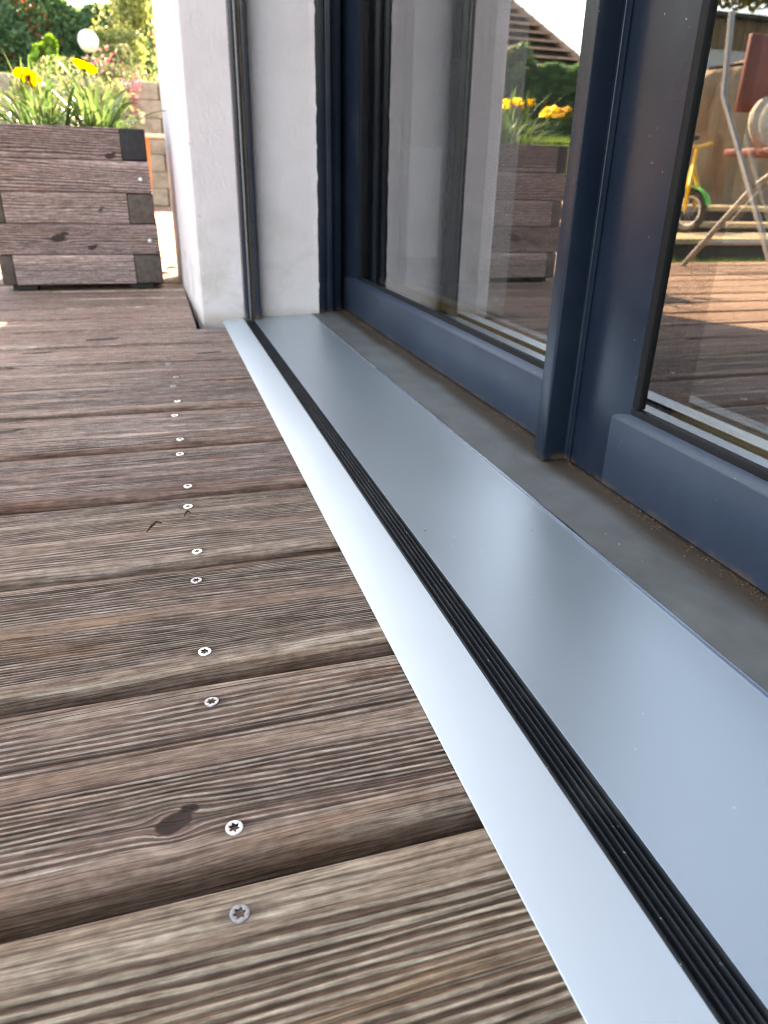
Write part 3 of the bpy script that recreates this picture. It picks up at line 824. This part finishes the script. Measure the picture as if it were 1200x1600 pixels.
ys = [9.05, 9.6, 10.2, 11, 12, 14, 20, 60, 300]; xs = [-300, -60, -20, -12, -8, -6, -4, -3, -2.6, -2.4, -2.2, -2.0, -1.8, -1.6, 0, 2, 6, 20, 60, 300]
for y in ys:
    for x in xs: V.append((x, y, terr(x, y)))
for j in range(len(ys)-1):
    for i in range(len(xs)-1): a = j*len(xs)+i; F.append((a, a+1, a+len(xs)+1, a+len(xs)))
lawn = MB().add(V, F).build('lawn', M['lawn']); tag(lawn, kind='structure')
pth = MB().add([(-1.5, 11.05, terr(0, 11.05)+.012), (1.5, 11.05, terr(0, 11.05)+.012), (1.5, 11.5, terr(0, 11.5)+.012), (-1.5, 11.5, terr(0, 11.5)+.012)], [(0,1,2,3)]).build('garden_path', M['gravel']); tag(pth, kind='structure')
rg = np.random.RandomState(4)
def blades(n, x0, x1, y0, y1, h, zf, seed):
    r = np.random.RandomState(seed); x = r.uniform(x0, x1, n); y = r.uniform(y0, y1, n); z = np.array([zf(a, b) for a, b in zip(x, y)])
    hh = h*r.uniform(.5, 1.3, n); a = r.uniform(0, 6.28, n); le = hh*r.uniform(0, .6, n)
    p0 = np.stack([x - .004*np.sin(a), y + .004*np.cos(a), z], 1); p1 = np.stack([x + .004*np.sin(a), y - .004*np.cos(a), z], 1)
    tp = np.stack([x + le*np.cos(a), y + le*np.sin(a), z + hh], 1)
    return np.stack([p0, p1, tp], 1).reshape(-1, 3), np.repeat(r.uniform(0, 1, n), 3)
def grass(name, label, *args):
    V, q = blades(*args); F = [(3*i, 3*i+1, 3*i+2) for i in range(len(V)//3)]
    me = bpy.data.meshes.new(name); me.from_pydata(V.tolist(), [], F); me.update(); set_rnd(me, q)
    o = link(name, me, M['grass']); tag(o, label, 'grass', kind='stuff')
grass('lawn_grass', 'sunlit lawn grass in front of the hedge', 26000, -9, .5, 9.3, 11.9, .05, terr, 3)
grass('bank_grass', 'sunlit grass on the bank left of the deck', 30000, -8, -1.9, 6.2, 9.1, .05, bank_z, 9)
grass('side_grass', 'long green grass growing past the edge of the deck', 22000, -3.4, -1.1, 2.93, 3.5, .10, lambda x, y: -.158, 5)

# retaining wall of grey sleepers, in courses
rw = empty('retaining_wall', (-2, 9, -.16), 'grey timber sleeper retaining wall at the end of the deck', 'wall')
M['sleeper'] = simple('sleeper_wood', (.27,.235,.19), .85, 0, .25, .3, 9, .003)
slp = MB().box(-.7, .7, -.08, .08, 0, .168).build('timber', M['sleeper'], None, .012, 2)
slp_me = slp.data; bpy.data.objects.remove(slp)
for c in range(8):
    for i in range(-2, 3):
        o = link('timber', slp_me, None, rw)
        o.location = (i*1.41 + (.7 if c % 2 else 0) + 2.2, rng.uniform(-.012, .012), c*.1695)
# hedge along the end of the garden
hd = empty('hedge', (-4, 12.3, 1.45), 'dark green photinia hedge with red tips along the garden end', 'hedge')
r = np.random.RandomState(8); N = 75000
x = r.uniform(-11, .3, N); u = r.uniform(0, 1, N)
top = np.where(x > -3.2, 2.5, np.where(x < -4.2, 2.13, 2.5 - (-3.2-x)*.37)) + .10*np.sin(x*2.3) + .07*np.sin(x*5.1 + 1) + .05*np.sin(x*11)
zlow = np.where(x > -2.2, 1.30, .95); z = zlow + (top-zlow)*u**.85; dep = .34*(.55 + .45*r.uniform(0,1,N))*np.where(r.uniform(0,1,N) < .72, -1, 1) + .05*np.sin(x*6 + z*7)
P = np.stack([x, 12.35 + dep, z], 1)
q = np.clip(r.uniform(0, .85, N)*.9 + np.where((np.sin(x*3.7)+np.sin(x*9.1+z*6)+r.normal(size=N)*.6) > 1.35, .35, 0) + np.where(z > top-.1, .1, 0), 0, 1)  # leaf tint shifted paler along the hedge top, standing in for its sunlit rim
leaf_cloud('foliage', P, .085, M['photinia'], hd, 1, .5, .35, q)
MB().box(-11, .2, 12.28, 12.42, 1.0, 1.95).box(-3.1, .2, 12.3, 12.4, 1.95, 2.32).build('inner_twigs', M['bark'], hd)
# variegated shrub
vs = empty('shrub', (-.05, 10.7, 1.25), 'pale yellow green variegated shrub beside the hedge', 'shrub')
leaf_cloud('foliage', bushy(9000, (-.02, 10.7, 1.78), (.46, .4, .62), 5, .6), .055, M['variegated'], vs, 2)
MB().tube([(-.02,10.7,1.2), (-.03,10.72,1.5), (.02,10.7,1.8)], [.03,.025,.012], 8).build('stem', M['bark'], vs)
# bright young shrub
ys_ = empty('shrub', (-.92, 9.7, 1.2), 'small bright green sunlit shrub in front of the dark hedge', 'shrub')
leaf_cloud('foliage', np.concatenate([bushy(900, (-.93, 9.7, 1.40), (.17,.15,.15), 6), bushy(350, (-.86, 9.7, 1.56), (.06,.06,.09), 7)]), .07, M['bright_leaf'], ys_, 3, .7)
MB().tube([(-.92,9.7,1.18), (-.91,9.7,1.35), (-.88,9.7,1.52)], [.012,.01,.006], 6).build('stem', M['bark'], ys_)
# pink flowering shrub spilling over the retaining wall
ps = empty('shrub', (-.2, 9.0, .9), 'loose pink flowering shrub spilling over the timber wall', 'shrub')
leaf_cloud('foliage', bushy(2600, (-.26, 9.05, 1.22), (.30,.26,.32), 9, .35), .04, M['shrub_leaf'], ps, 4)
leaf_cloud('blossom', np.concatenate([bushy(170, (-.12, 8.80, 1.08), (.15,.14,.24), 10, .4), bushy(60, (-.34, 8.9, 1.38), (.24,.2,.14), 12, .4)]), .032, M['pink'], ps, 5, .9)
MB().tube([(-.2,9.1,1.15), (-.24,9.05,1.25), (-.2,8.95,1.3)], [.015,.012,.006], 6).build('stem', M['bark'], ps)
bd = empty('shrub', (-.6, 8.5, 0), 'pale feathery green border shrub in front of the timber wall', 'shrub')
M['pale_leaf'] = mat_leaf('pale_leaf', [(0,(.10,.15,.06)), (.8,(.24,.28,.13)), (1,(.36,.24,.18))])
leaf_cloud('foliage', np.concatenate([bushy(7000, (-.68, 8.5, .70), (.66,.3,.58), 41, .4), bushy(2600, (-.28, 8.5, .78), (.27,.24,.52), 42, .4), bushy(2500, (-1.2, 8.5, .5), (.5,.3,.6), 43, .4)]), .05, M['pale_leaf'], bd, 9, .3, .4, None, .8)
MB().tube([(-.6,8.5,-.1), (-.58,8.5,.3), (-.5,8.48,.7)], [.02,.015,.008], 6).build('stem', M['bark'], bd)
# globe lamp
gl_ = empty('garden_lamp', (-.49, 10.0, 1.2), 'round white globe garden lamp in front of the hedge', 'lamp')
M['opal'] = simple('opal_glass', (.82,.82,.80), .25, 0, .5, .02)
MB().lathe([(.012*0+.02,-.112), (.05,-.10), (.085,-.07), (.108,-.02), (.11,.02), (.10,.055), (.075,.088), (.04,.106), (.004,.113)], (-.486,10.0,1.655), 24).build('globe', M['opal'], gl_, smooth=True)
MB().tube([(-.486,10,1.18), (-.486,10,1.55)], .018, 10).build('post', M['anthracite'], gl_, smooth=True)
MB().lathe([(.03,0),(.045,.02),(.03,.035)], (-.486,10,1.515), 16).build('collar', M['anthracite'], gl_, smooth=True)
# little pot fixed to the retaining wall, stool in front of it
M['cream'] = simple('cream_glaze', (.72,.68,.46), .4); M['terracotta'] = simple('orange_paint', (.62,.17,.05), .5, 0, .4, .1); M['pale_wood'] = simple('pale_wood', (.45,.36,.28), .7)
pt = empty('plant_pot', (.0, 8.83, .82), 'small cream plant pot hanging on the timber wall', 'pot')
MB().lathe([(.022,0),(.036,.085),(.04,.086),(.04,.105),(.033,.105),(.03,.07),(.01,.065)], (.0,8.86,.80), 18).build('pot', M['cream'], pt, smooth=True)
MB().tube([(.0,8.9,.90), (.0,8.93,.92)], .006, 6).build('hook', M['steel_dull'], pt)
stl = empty('stool', (.16, 8.0, 0), 'orange painted stool with a pale top beside the house corner', 'stool')
MB().box(-.02, .36, 7.85, 8.15, .625, .66).build('seat', M['pale_wood'], stl, .006)
for (xa, ya) in ((.025, 7.89), (.32, 7.89), (.025, 8.11), (.32, 8.11)):
    s_ = 1 if xa > .1 else -1
    MB().tube([(xa + .03*s_, ya, .003), (xa, ya, .624)], [.02,.024], 4).build('leg', M['terracotta'], stl)

# ------------------------------------------------------------------ what the panes mirror: neighbour's roof, tree, shed, cover, bicycle, chair
M['tile'] = simple('roof_tile', (.42,.26,.20), .8, 0, .3, .3, 3)
M['render_wall'] = simple('neighbour_render', (.62,.58,.52), .85)
nb = empty('neighbour_house', (-15, 30, 1.4), 'house with a brown tiled hip roof beyond the hedge, mirrored in the far pane', 'house')
NX0, NX1, NY0, NY1, NZ = -15.0, -8.8, 25.0, 35.0, 3.2
MB().box(NX0+.6, NX1-.6, NY0+.6, NY1-.6, 1.3, NZ).build('wall', M['render_wall'], nb)
courses = 12; apex = Vector((-12.0, 30.0, 6.85))
def hip(t, dz=0):
    cx, cy = apex.x, apex.y; rx, ry = .3, .1
    return [(NX0+(cx-rx-NX0)*t, NY0+(cy-ry-NY0)*t, NZ+(apex.z-NZ)*t+dz), (NX1+(cx+rx-NX1)*t, NY0+(cy-ry-NY0)*t, NZ+(apex.z-NZ)*t+dz),
            (NX1+(cx+rx-NX1)*t, NY1+(cy+ry-NY1)*t, NZ+(apex.z-NZ)*t+dz), (NX0+(cx-rx-NX0)*t, NY1+(cy+ry-NY1)*t, NZ+(apex.z-NZ)*t+dz)]
V = hip(0, -.03) + hip(1, -.03); MB().add(V, [(0,1,5,4),(1,2,6,5),(2,3,7,6),(3,0,4,7),(0,3,2,1),(4,5,6,7)]).build('roof_deck', M['bark'], nb)
for k in range(courses):
    a = hip(k/courses, .30); b = hip((k+1.12)/courses if k < courses-1 else 1, .02); c = hip(k/courses, .23)
    V = c + a + b
    F = [(i, (i+1)%4, 4+(i+1)%4, 4+i) for i in range(4)] + [(4+i, 4+(i+1)%4, 8+(i+1)%4, 8+i) for i in range(4)]
    MB().add(V, F).build('tile_course', M['tile'], nb)
for (a, b) in ((0,0), (1,1), (2,2), (3,3)):
    p = Vector(hip(0, .12)[a]); q = Vector(hip(1, .08)[a]); MB().tube([p, q], .13, 8).build('hip_ridge', M['tile'], nb)
tr1 = empty('tree', (-14.5, 40, 1.4), 'tree rising behind the neighbour roof, mirrored in the far pane', 'tree')
leaf_cloud('crown', bushy(6000, (-15.2, 40, 8.6), (1.6,1.6,1.5), 15, .4, 14), .3, M['tree_leaf'], tr1, 6)
MB().tube([(-14.5,40,1.3), (-14.4,40.1,5), (-14.6,40,8.5)], [.35,.25,.1], 10).build('trunk', M['bark'], tr1)

# shed on the raised garden
M['brown_board'] = simple('brown_board', (.20,.135,.085), .75, 0, .3, .25, 6, .002); M['pale_board'] = simple('pale_board', (.52,.52,.56), .7)
sh = empty('garden_shed', (-8.2, 10.6, 1.25), 'brown board garden shed with pale plinth, mirrored in the near pane', 'shed')
MB().box(-9.4, -6.35, 10.0, 11.4, .75, 2.10).build('plinth', M['pale_board'], sh)
for i in range(15):
    xa = -9.42 + i*.205; MB().box(xa, xa+.195, 9.97, 10.0, 2.10, 2.46).build('board', M['brown_board'], sh, .004)
MB().box(-9.4, -6.37, 10.001, 11.4, 2.1, 2.46).build('wall', M['brown_board'], sh)
MB().box(-9.6, -6.2, 9.85, 11.6, 2.46, 2.51).build('roof', M['roof_flat'], sh, .01)
tr2 = empty('tree', (-8.6, 11.5, 1.3), 'yellow leaved tree over the brown shed, mirrored in the near pane', 'tree')
leaf_cloud('crown', bushy(9000, (-7.7, 9.55, 3.12), (1.6,.8,.66), 21, .35, 14), .11, M['autumn_leaf'], tr2, 7)
MB().tube([(-9.75,9.6,.75), (-9.6,9.6,2.2), (-8.6,9.6,2.9), (-7.9,9.5,3.1)], [.14,.11,.08,.04], 10).build('trunk', M['bark'], tr2)

# low timber platform at the end of the deck
pf = empty('step_platform', (-2.9, 4.0, -.16), 'low sunlit wooden platform of boards beyond the grass', 'platform')
M['sun_board'] = simple('platform_wood', (.42,.32,.20), .7, 0, .3, .25, 10, .001)
yy = 3.52
for i in range(12):
    MB().box(-4.6, -1.35, yy, yy+.135, .015 + (0 if i < 4 else .055 if i < 6 else .145), .045 + (0 if i < 4 else .055 if i < 6 else .145)).build('plank', M['sun_board'], pf, .004); yy += .145
MB().box(-4.55, -1.4, 3.56, 4.09, -.158, .013).build('bearer', M['end_grain'], pf)
MB().box(-4.55, -1.4, 4.12, 4.36, -.158, .068).box(-4.55, -1.4, 4.42, 5.2, -.158, .155).build('bearer', M['end_grain'], pf)

# covered furniture
M['tan_cloth'] = simple('tan_cover_cloth', (.33,.235,.155), .8, 0, .3, .1, 5)
cv = empty('covered_barbecue', (-3.85, 5.6, -.16), 'tall barbecue under a loose tan cloth cover, mirrored in the near pane', 'cover')
V = []; F = []; nz_, na = 44, 120; rr = np.random.RandomState(3)
fold = wave_noise(77, 5, 2.0); 
for i in range(nz_+1):
    t = i/nz_; z = -.15 + 1.36*t
    for k in range(na):
        a = 2*math.pi*k/na
        sx, sy = .62, .36
        ca, sa = math.cos(a), math.sin(a)
        e = (abs(ca)**3.2 + abs(sa)**3.2)**(-1/3.2)
        flare = 1.0 + .10*(1-t) - (.0 if t < .80 else ((t-.80)/.20)**2*.30)
        f = (.06*math.sin(9*a + 1.5*math.sin(2*t*3)) + .05*math.sin(17*a + 5*t) + .03*math.sin(29*a - 7*t))*(1-t)**.5*2.0 + .05*float(fold(np.float64(a*2), np.float64(t*5)))
        q = e*flare*(1 + f)
        V.append((-3.85 + sx*ca*q, 5.6 + sy*sa*q, z + .10*ca*(-1)*t*t))
for i in range(nz_):
    for k in range(na): F.append((i*na+k, i*na+(k+1)%na, (i+1)*na+(k+1)%na, (i+1)*na+k))
top_c = len(V); V.append((-3.85, 5.6, 1.25))
for k in range(na): F.append((nz_*na+k, nz_*na+(k+1)%na, top_c))
MB().add(V, F).build('cloth', M['tan_cloth'], cv, smooth=True, angle=70)
MB().tube([(-3.28,5.3,1.12), (-3.6,5.26,1.17), (-4.0,5.26,1.22), (-4.4,5.3,1.25)], .012, 8).build('hem_cord', M['bark'], cv, smooth=True)

# child's bicycle
M['yellow'] = simple('yellow_paint', (.75,.42,.02), .3); M['green'] = simple('green_plastic', (.12,.55,.06), .35); M['tyre'] = simple('tyre_rubber', (.06,.05,.045), .8); M['white_pl'] = simple('white_plastic', (.75,.75,.75), .4)
bk = empty('bicycle', (-2.62, 4.35, .1), 'small yellow child bicycle with green mudguard, mirrored in the near pane', 'bicycle')
bdir = Vector((.21, -.42, 0)).normalized()    # rear -> front
bside = Vector((-bdir.y, bdir.x, 0))
front = Vector((-2.30, 3.99, .172)); rear = front - bdir*.49 + Vector((0, 0, .145))
def wheel(c, axis, R, nm):
    ax = axis.normalized(); q = ax.to_track_quat('Z', 'Y')
    w = empty(nm, c - Vector(bk.location)); w.parent = bk
    def ring(r0, rt, n=30, m_=8):
        V = []; F = []
        for i in range(n):
            a = 2*math.pi*i/n
            for k in range(m_):
                b = 2*math.pi*k/m_; V.append(Vector(c) + q @ Vector(((r0 + rt*math.cos(b))*math.cos(a), (r0 + rt*math.cos(b))*math.sin(a), rt*math.sin(b))))
        for i in range(n):
            for k in range(m_): F.append((i*m_+k, ((i+1)%n)*m_+k, ((i+1)%n)*m_+(k+1)%m_, i*m_+(k+1)%m_))
        return MB().add(V, F)
    ring(R-.02, .02).build('tyre', M['tyre'], w, smooth=True); ring(R-.044, .007).build('rim', M['white_pl'], w, smooth=True)
    for i in range(10):
        a = 2*math.pi*i/10; MB().tube([c, c + q @ Vector((math.cos(a)*(R-.045), math.sin(a)*(R-.045), 0))], .0025, 5).build('spoke', M['steel_dull'], w)
    MB().tube([c - ax*.04, c + ax*.04], .014, 8).build('hub', M['steel_dull'], w)
    return w
steer = (bside*.75 + bdir*.66)
wheel(front, steer, .125, 'wheel'); wheel(rear, bside, .125, 'wheel')
head = front + Vector((0,0,.25)) - bdir*.10; seatp = rear + Vector((0,0,.25)) + bdir*.10; bb = (front+rear)/2 - Vector((0,0,.02))
MB().tube([head, head.lerp(bb, .5) - Vector((0,0,.03)), bb, rear], [.018,.02,.02,.014], 10).tube([bb, seatp], .014, 8).tube([seatp - Vector((0,0,.06)), rear], .010, 8).build('frame', M['yellow'], bk, smooth=True)
fdir = steer.cross(Vector((0,0,1))).normalized()
MB().tube([front + steer.normalized()*.04, front + Vector((0,0,.14)) + steer.normalized()*.04, head], [.009,.012,.013], 8).tube([front - steer.normalized()*.04, front + Vector((0,0,.14)) - steer.normalized()*.04, head], [.009,.012,.013], 8).build('fork', M['yellow'], bk, smooth=True)
V = []; F = []
sq = steer.normalized()
for i in range(13):
    a = math.radians(15 + 150*i/12); dv = fdir*math.cos(a) + Vector((0,0,1))*math.sin(a)
    for s_ in (-.028, 0, .028): V.append(front + dv*(.142 - abs(s_)*.3) + sq*s_)
for i in range(12):
    for k in range(2): F.append((i*3+k, i*3+k+1, i*3+k+4, i*3+k+3))
MB().add(V, F).build('mudguard', M['green'], bk, smooth=True)
MB().tube([head, head + Vector((0,0,.10)), head + Vector((0,0,.13)) + sq*.16 - fdir*.02], .010, 8).tube([head + Vector((0,0,.10)), head + Vector((0,0,.13)) - sq*.16 - fdir*.02], .010, 8).build('handlebar', M['yellow'], bk, smooth=True)
MB().lathe([(.02,0),(.06,.01),(.065,.03),(.04,.045),(.005,.05)], seatp, 16).build('saddle', M['tyre'], bk, smooth=True)
MB().tube([bb - bside*.10, bb + bside*.10], .008, 8).box(bb.x-.04, bb.x+.04, bb.y-.12, bb.y-.08, bb.z-.01, bb.z+.01).build('pedal', M['tyre'], bk)

# folding chair with red boards
M['red_board'] = simple('red_brown_paint', (.20,.055,.04), .5, 0, .4, .15); M['grey_tube'] = simple('grey_tube', (.36,.34,.32), .35, .6, .5, .1)
ch = empty('folding_chair', (-1.36, 2.3, 0), 'folding chair with red brown boards and grey crossed legs on the deck', 'chair')
cx, cy = -1.24, 2.30
for i in range(5):
    ya = cy - .20 + i*.084
    MB().box(cx-.40, cx, ya, ya+.074, .405, .43).build('seat_slat', M['red_board'], ch, .006)
for (z0, z1) in ((.555, .80),):
    MB().box(cx-.42, cx-.03, cy+.215, cy+.235, z0, z1).build('back_board', M['red_board'], ch, .006)
for xs_ in (cx+.055, cx-.43):
    MB().tube([(xs_, cy-.24, .012), (xs_, cy+.05, .40), (xs_, cy+.20, .60), (xs_, cy+.24, .86)], .011, 8).build('leg', M['grey_tube'], ch, smooth=True)
    MB().tube([(xs_-.02, cy+.27, .012), (xs_-.02, cy-.02, .30), (xs_-.02, cy-.19, .40)], .011, 8).build('leg', M['grey_tube'], ch, smooth=True)
MB().tube([(cx+.055, cy-.17, .10), (cx-.43, cy-.17, .10)], .008, 8).build('stretcher', M['grey_tube'], ch, smooth=True)
MB().tube([(cx+.035, cy+.2, .10), (cx-.45, cy+.2, .10)], .008, 8).build('stretcher', M['grey_tube'], ch, smooth=True)
cu = empty('cushion', (cx-.22, cy+.14, .43), 'round pale cushion leaning on the red folding chair', 'cushion')
M['pale_cloth'] = simple('pale_cloth', (.62,.58,.48), .85, 0, .2, .2, 60)
MB().lathe([(.005,-.025),(.06,-.023),(.085,-.01),(.09,.0),(.085,.012),(.06,.024),(.005,.028)], (cx-.11, cy+.13, .515), 28, Vector((0,-1,.25)).normalized()).build('pad', M['pale_cloth'], cu, smooth=True)

# ------------------------------------------------------------------ small litter on the boards
M['twig'] = simple('dry_twig', (.06,.035,.022), .8)
for (x, y, a, L, lab) in ((-.027, .607, .9, .02, 'dry curled twig lying on a deck board'), (.003, .627, .8, .008, 'tiny dry twig fragment by the screws')):
    c = Vector((x, y, .003)); d = Vector((math.cos(a), math.sin(a), 0)); n_ = Vector((-d.y, d.x, 0))
    o = MB().tube([c - d*L*.5, c - d*L*.1 + n_*.001 + Vector((0,0,.002)), c + d*L*.3 + n_*.0015 + Vector((0,0,.003)), c + d*L*.5 - n_*.001], [.0005,.0013,.001,.0004], 6).build('twig', M['twig'], smooth=True); tag(o, lab, 'twig')
M['dry_leaf'] = simple('dry_leaf', (.22,.11,.05), .8)
for (x, y, s_, lab) in ((.020, 2.46, .022, 'brown dry leaf beside the wall foot'), (.045, 2.62, .03, 'curled dry leaf near the house corner')):
    V = []; F = []
    for i in range(6):
        t = i/5; w = s_*.45*math.sin(math.pi*min(1, t*.92+.06))
        for k in (-1, 0, 1): V.append((x + s_*(t-.5)*1.6, y + k*w, .004 + abs(k)*w*.6 + .008*math.sin(t*3)))
    for i in range(5):
        for k in range(2): F.append((i*3+k, i*3+k+1, i*3+k+4, i*3+k+3))
    o = MB().add(V, F).build('dry_leaf', M['dry_leaf'], smooth=True); tag(o, lab, 'leaf')

M['grit'] = simple('grit', (.16,.10,.06), .9, 0, .2, .5, 90)
rg2 = random.Random(12); mbg = MB()
def crumb(x, y, z, r):
    V = [(x + r*rg2.uniform(.5,1.2)*a, y + r*rg2.uniform(.5,1.2)*b, z + r*rg2.uniform(.5,1.0)*c) for a, b, c in ((1,0,0),(-1,0,0),(0,1,0),(0,-1,0),(0,0,1),(0,0,-.6))]
    mbg.add(V, [(0,2,4),(2,1,4),(1,3,4),(3,0,4),(2,0,5),(1,2,5),(3,1,5),(0,3,5)])
for _ in range(1500):
    crumb(.4110 - abs(rg2.gauss(0, .006)), rg2.uniform(.0, 1.7), .0131, rg2.uniform(.0003, .0011))
for _ in range(220):
    crumb(rg2.uniform(.33, .405), rg2.uniform(.0, 1.65), .0126, rg2.uniform(.0002, .0007))
for _ in range(160):
    crumb(rg2.uniform(.1725, .1900), rg2.uniform(.05, 1.5), .0022, rg2.uniform(.0002, .0005))
tag(mbg.build('grit', M['grit']), 'brown grit along the foot of the glass doors', 'grit', kind='stuff')
